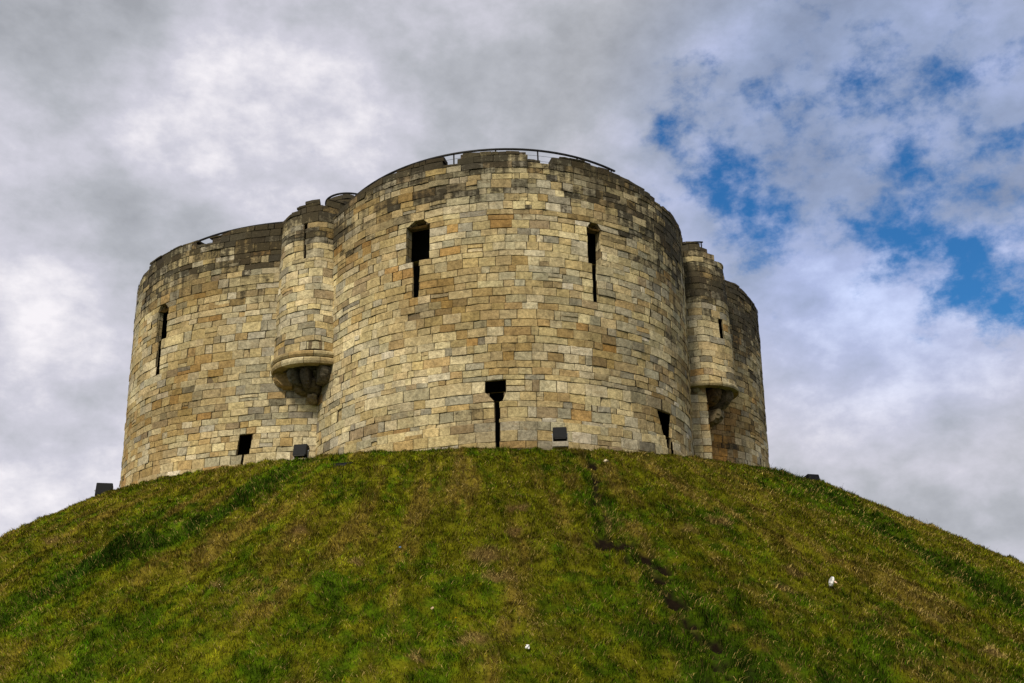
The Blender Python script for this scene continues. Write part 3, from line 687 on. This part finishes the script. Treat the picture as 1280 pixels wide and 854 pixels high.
# ---- iron handrails of the wall walk
def rail(cx, cy, r, a0, a1, z, step=1.5, mid=(.5,), zf=None):
    bm = bmesh.new(); n = max(6, int(abs(a1 - a0) / 2.5)); P = []
    for i in range(n + 1):
        a = R_(a0 + (a1 - a0) * i / n); P.append((cx + r * math.cos(a), cy + r * math.sin(a), z + (zf(a0 + (a1 - a0) * i / n) if zf else 0)))
    vs = []                       # flat-topped handrail
    for p in P:
        d = Vector((p[0] - cx, p[1] - cy, 0)).normalized(); q = Vector(p)
        vs.append([bm.verts.new(q + d * sx_ * .035 + Vector((0, 0, sz_))) for sx_, sz_ in ((-1, -.022), (1, -.022), (1, .022), (-1, .022))])
    for A, B in zip(vs, vs[1:]):
        for k in range(4): bm.faces.new((A[k], A[(k + 1) % 4], B[(k + 1) % 4], B[k]))
    bm.faces.new(vs[0]); bm.faces.new(vs[-1])
    o = adopt(bm_obj('handrail', bm, IRON))
    bm = bmesh.new()
    for m in mid: tube(bm, [(p[0], p[1], p[2] - m) for p in P], .006, 4)
    w = bm_obj('rail_wire', bm, IRON, o)
    ln = R_(abs(a1 - a0)) * r; k = max(2, int(ln / step) + 1)
    for i in range(k):
        a = R_(a0 + (a1 - a0) * (i + .12) / (k - .76)); zt = z + (zf(math.degrees(a)) if zf else 0); x, y = cx + r * math.cos(a), cy + r * math.sin(a)
        bm = bmesh.new(); bm_box(bm, (.012, .05, zt - 17.04), (0, 0, (zt + 17.0) / 2 - .01), Matrix.Rotation(a, 3, 'Z'))
        for v in bm.verts: v.co.x += x; v.co.y += y
        bm_obj('rail_post', bm, IRON, o)
    return o
rail(-.35, 33.7, 6.60, -140, -52, 18.66, 1.35, (.2, .4, .6), zf=lambda a: -(.17 if a < -85 else .22) * (abs(a + 85) / 40) ** 2)
rail(-7.95, 38.02, 7.26, -132, -84, 18.06, 1.5, (.25, .5), zf=lambda a: (a + 110) * .0055)
rail(-6.0, 31.9, .90, -200, 20, 19.42, .7, (.2,))
rail(7.45, 35.1, .95, -190, -72, 18.50, .5, (.12,))
# small stair-head drum on the left turret
sfd = Surf((-6.0, 31.9, 1.0, -6.0, 31.9, 1.0))
adopt(masonry('stair_head', sfd, R_(-260) * 1.02, R_(80) * 1.02, 17.0, 19.5, [], lambda u: 19.32 if -130 < math.degrees(u / 1.02) < -60 else 19.15, lambda u, z: 1.1, None, 55, deck=16.0, depth=.3))

# ================================================================== floodlights
HOUS = simple('housing_black', (.006, .007, .009), .6, 0, 0, 12, .3, .12); GLASS = simple('lamp_glass', (.005, .005, .006), .5, spec=.12); CONC = simple('concrete', (.30, .27, .21), .9, 0, .4, 14, .25); GALV = simple('galvanised', (.42, .43, .43), .5, .6)
def floodlight():
    root = empty('floodlight')
    bm = bmesh.new(); rot = Matrix.Rotation(R_(-14), 3, 'X')
    bm_box(bm, (.52, .34, .46), (0, 0, .32), rot, .015)
    for k in range(5):
        bm_box(bm, (.44, .02, .012), (0, .19, .18 + k * .07), rot)
    bm_obj('housing', bm, HOUS, root)
    bm = bmesh.new(); bm_box(bm, (.43, .012, .37), (0, -.174, .275), rot); bm_obj('lamp_glass', bm, GLASS, root)
    bm = bmesh.new()
    for s in (-1, 1):
        bm_box(bm, (.012, .04, .34), (s * .275, .0, .17)); bm_box(bm, (.04, .05, .05), (s * .285, 0, .33), None, .008)
    bm_box(bm, (.56, .05, .012), (0, 0, .012)); bm_obj('bracket', bm, GALV, root)
    bm = bmesh.new(); bm_box(bm, (.60, .50, .22), (0, .02, -.10), None, .03); bm_obj('plinth_block', bm, CONC, root)
    return root
def dup(root):
    r = root.copy(); COL.objects.link(r)
    for ch in list(root.children):
        c = ch.copy(); COL.objects.link(c); c.parent = r
    return r
spots = [((-13.35, 30.3, 8.04), 18, .95, 'black floodlight at the far left beside the foot of the left lobe'),
         ((-6.20, 26.75, 8.30), -8, .76, 'dark floodlight on a stone block in the angle below the left turret'),
         ((1.28, 26.3, 8.44), 0, .76, 'small black floodlight in front of the central wall right of its low slit'),
         ((9.75, 31.0, 7.80), 20, .85, 'low black floodlight behind the right shoulder of the mound against the sky')]
f0 = floodlight()
for i, (loc, rz, sc, lab) in enumerate(spots):
    o = f0 if i == 0 else dup(f0)
    o.location = loc; o.rotation_euler = (0, 0, R_(rz)); o.scale = (sc, sc, sc)
    tag(o, lab, 'floodlight', 'floodlights round the foot of the keep')
# sunk light slot in the turf
def on_mound(x, y): return float(mound_h(np.array([x]), np.array([y]))[0])
def mnormal(x, y):
    e = .25; return Vector((-(on_mound(x + e, y) - on_mound(x - e, y)) / (2 * e), -(on_mound(x, y + e) - on_mound(x, y - e)) / (2 * e), 1)).normalized()
bm = bmesh.new(); bm_box(bm, (.48, .22, .14), (0, 0, 0), None, .02); bm_box(bm, (.52, .04, .05), (0, .10, .07), None, .01); bm_box(bm, (.52, .04, .03), (0, -.10, .06), None, .01)
o = bm_obj('ground_light', bm, HOUS); o.location = (-4.42, 23.87, on_mound(-4.42, 23.87) - .02); o.rotation_euler = (R_(-28), 0, R_(-10))
tag(o, 'low dark metal box sunk in the grass just below the left of the central wall', 'ground light')

# ================================================================== litter and flowers on the slope
WHITE = simple('white_paper', (.82, .82, .84), .7, 0, 0, 6, .06)
def crumple(name, x, y, sx, sy, sz, mat, seed, rz=0, up=.05):
    r = np.random.default_rng(seed); bm = bmesh.new(); bmesh.ops.create_icosphere(bm, subdivisions=2, radius=.5)
    for v in bm.verts:
        n = v.co.normalized(); k = .45 + .95 * r.random() ; v.co = n * .5 * k; v.co.x *= sx * (1 + .55 * n.y); v.co.y *= sy; v.co.z *= sz
    o = bm_obj(name, bm, mat); nrm = mnormal(x, y); o.rotation_euler = (nrm.to_track_quat('Z', 'Y').to_matrix() @ Matrix.Rotation(R_(rz), 3, 'Z')).to_euler()
    o.location = Vector((x, y, on_mound(x, y))) + nrm * up; return o
o = crumple('litter', 5.96, 18.82, (.115), .09, .22, WHITE, 3, 24, .11)
tag(o, 'crumpled white paper wrapper lying on the right side of the slope', 'litter')
PINK = simple('pink_print', (.75, .50, .36), .7)
p = mesh_obj('printed_patch', [(-.03, -.10, .045), (.02, -.11, .04), (.03, -.06, .052), (-.02, -.05, .055)], [(0, 1, 2, 3)], PINK, o)
o = crumple('litter', .10, 15.30, .075, .055, .06, WHITE, 8, 10, .075); tag(o, 'small folded white scrap at the bottom centre of the slope', 'litter')
o = crumple('litter', -1.49, 16.5, .07, .04, .03, simple('pale_leaf', (.5, .36, .22), .8), 9, 60, .06); tag(o, 'curled pale dead leaf in the grass left of the yellow flower', 'leaf'); o.name = 'dead_leaf'
o = crumple('stone', 2.35, 24.25, .12, .10, .08, simple('pale_stone', (.5, .42, .3), .9, 0, .4), 10, 0, .05); tag(o, 'small pale stone beside the dark hollow at the top of the worn trail', 'stone')
o = crumple('litter', -2.31, 18.72, .04, .03, .03, simple('blue_plastic', (.12, .3, .6), .4), 12, 0, .07); tag(o, 'tiny blue plastic scrap in the yellowish grass', 'litter')
fx, fy = -1.07, 16.15; root = empty('dandelion', (fx, fy, on_mound(fx, fy)))
tag(root, 'single yellow dandelion flower in the grass below the bare patches', 'flower')
bm = bmesh.new(); tube(bm, [(0, 0, 0), (.004, -.003, .05), (.006, -.01, .10)], .003, 5); bm_obj('stem', bm, simple('stem_green', (.08, .15, .03), .7), root)
bm = bmesh.new()
for ring, (rr_, n_, up_) in enumerate(((.026, 16, .004), (.018, 12, .010), (.010, 8, .014))):
    for i in range(n_):
        a = 2 * math.pi * i / n_ + ring * .2; c, s = math.cos(a), math.sin(a)
        P = [(-s * .002 + 0, c * .002, 0), (s * .002, -c * .002, 0), (c * rr_ + s * .003, s * rr_ - c * .003, up_), (c * rr_ - s * .003, s * rr_ + c * .003, up_)]
        bm.faces.new([bm.verts.new((.006 + q[0], -.01 + q[1], .10 + q[2])) for q in P])
bm_obj('flower_head', bm, simple('petal_yellow', (.80, .55, .02), .6), root)
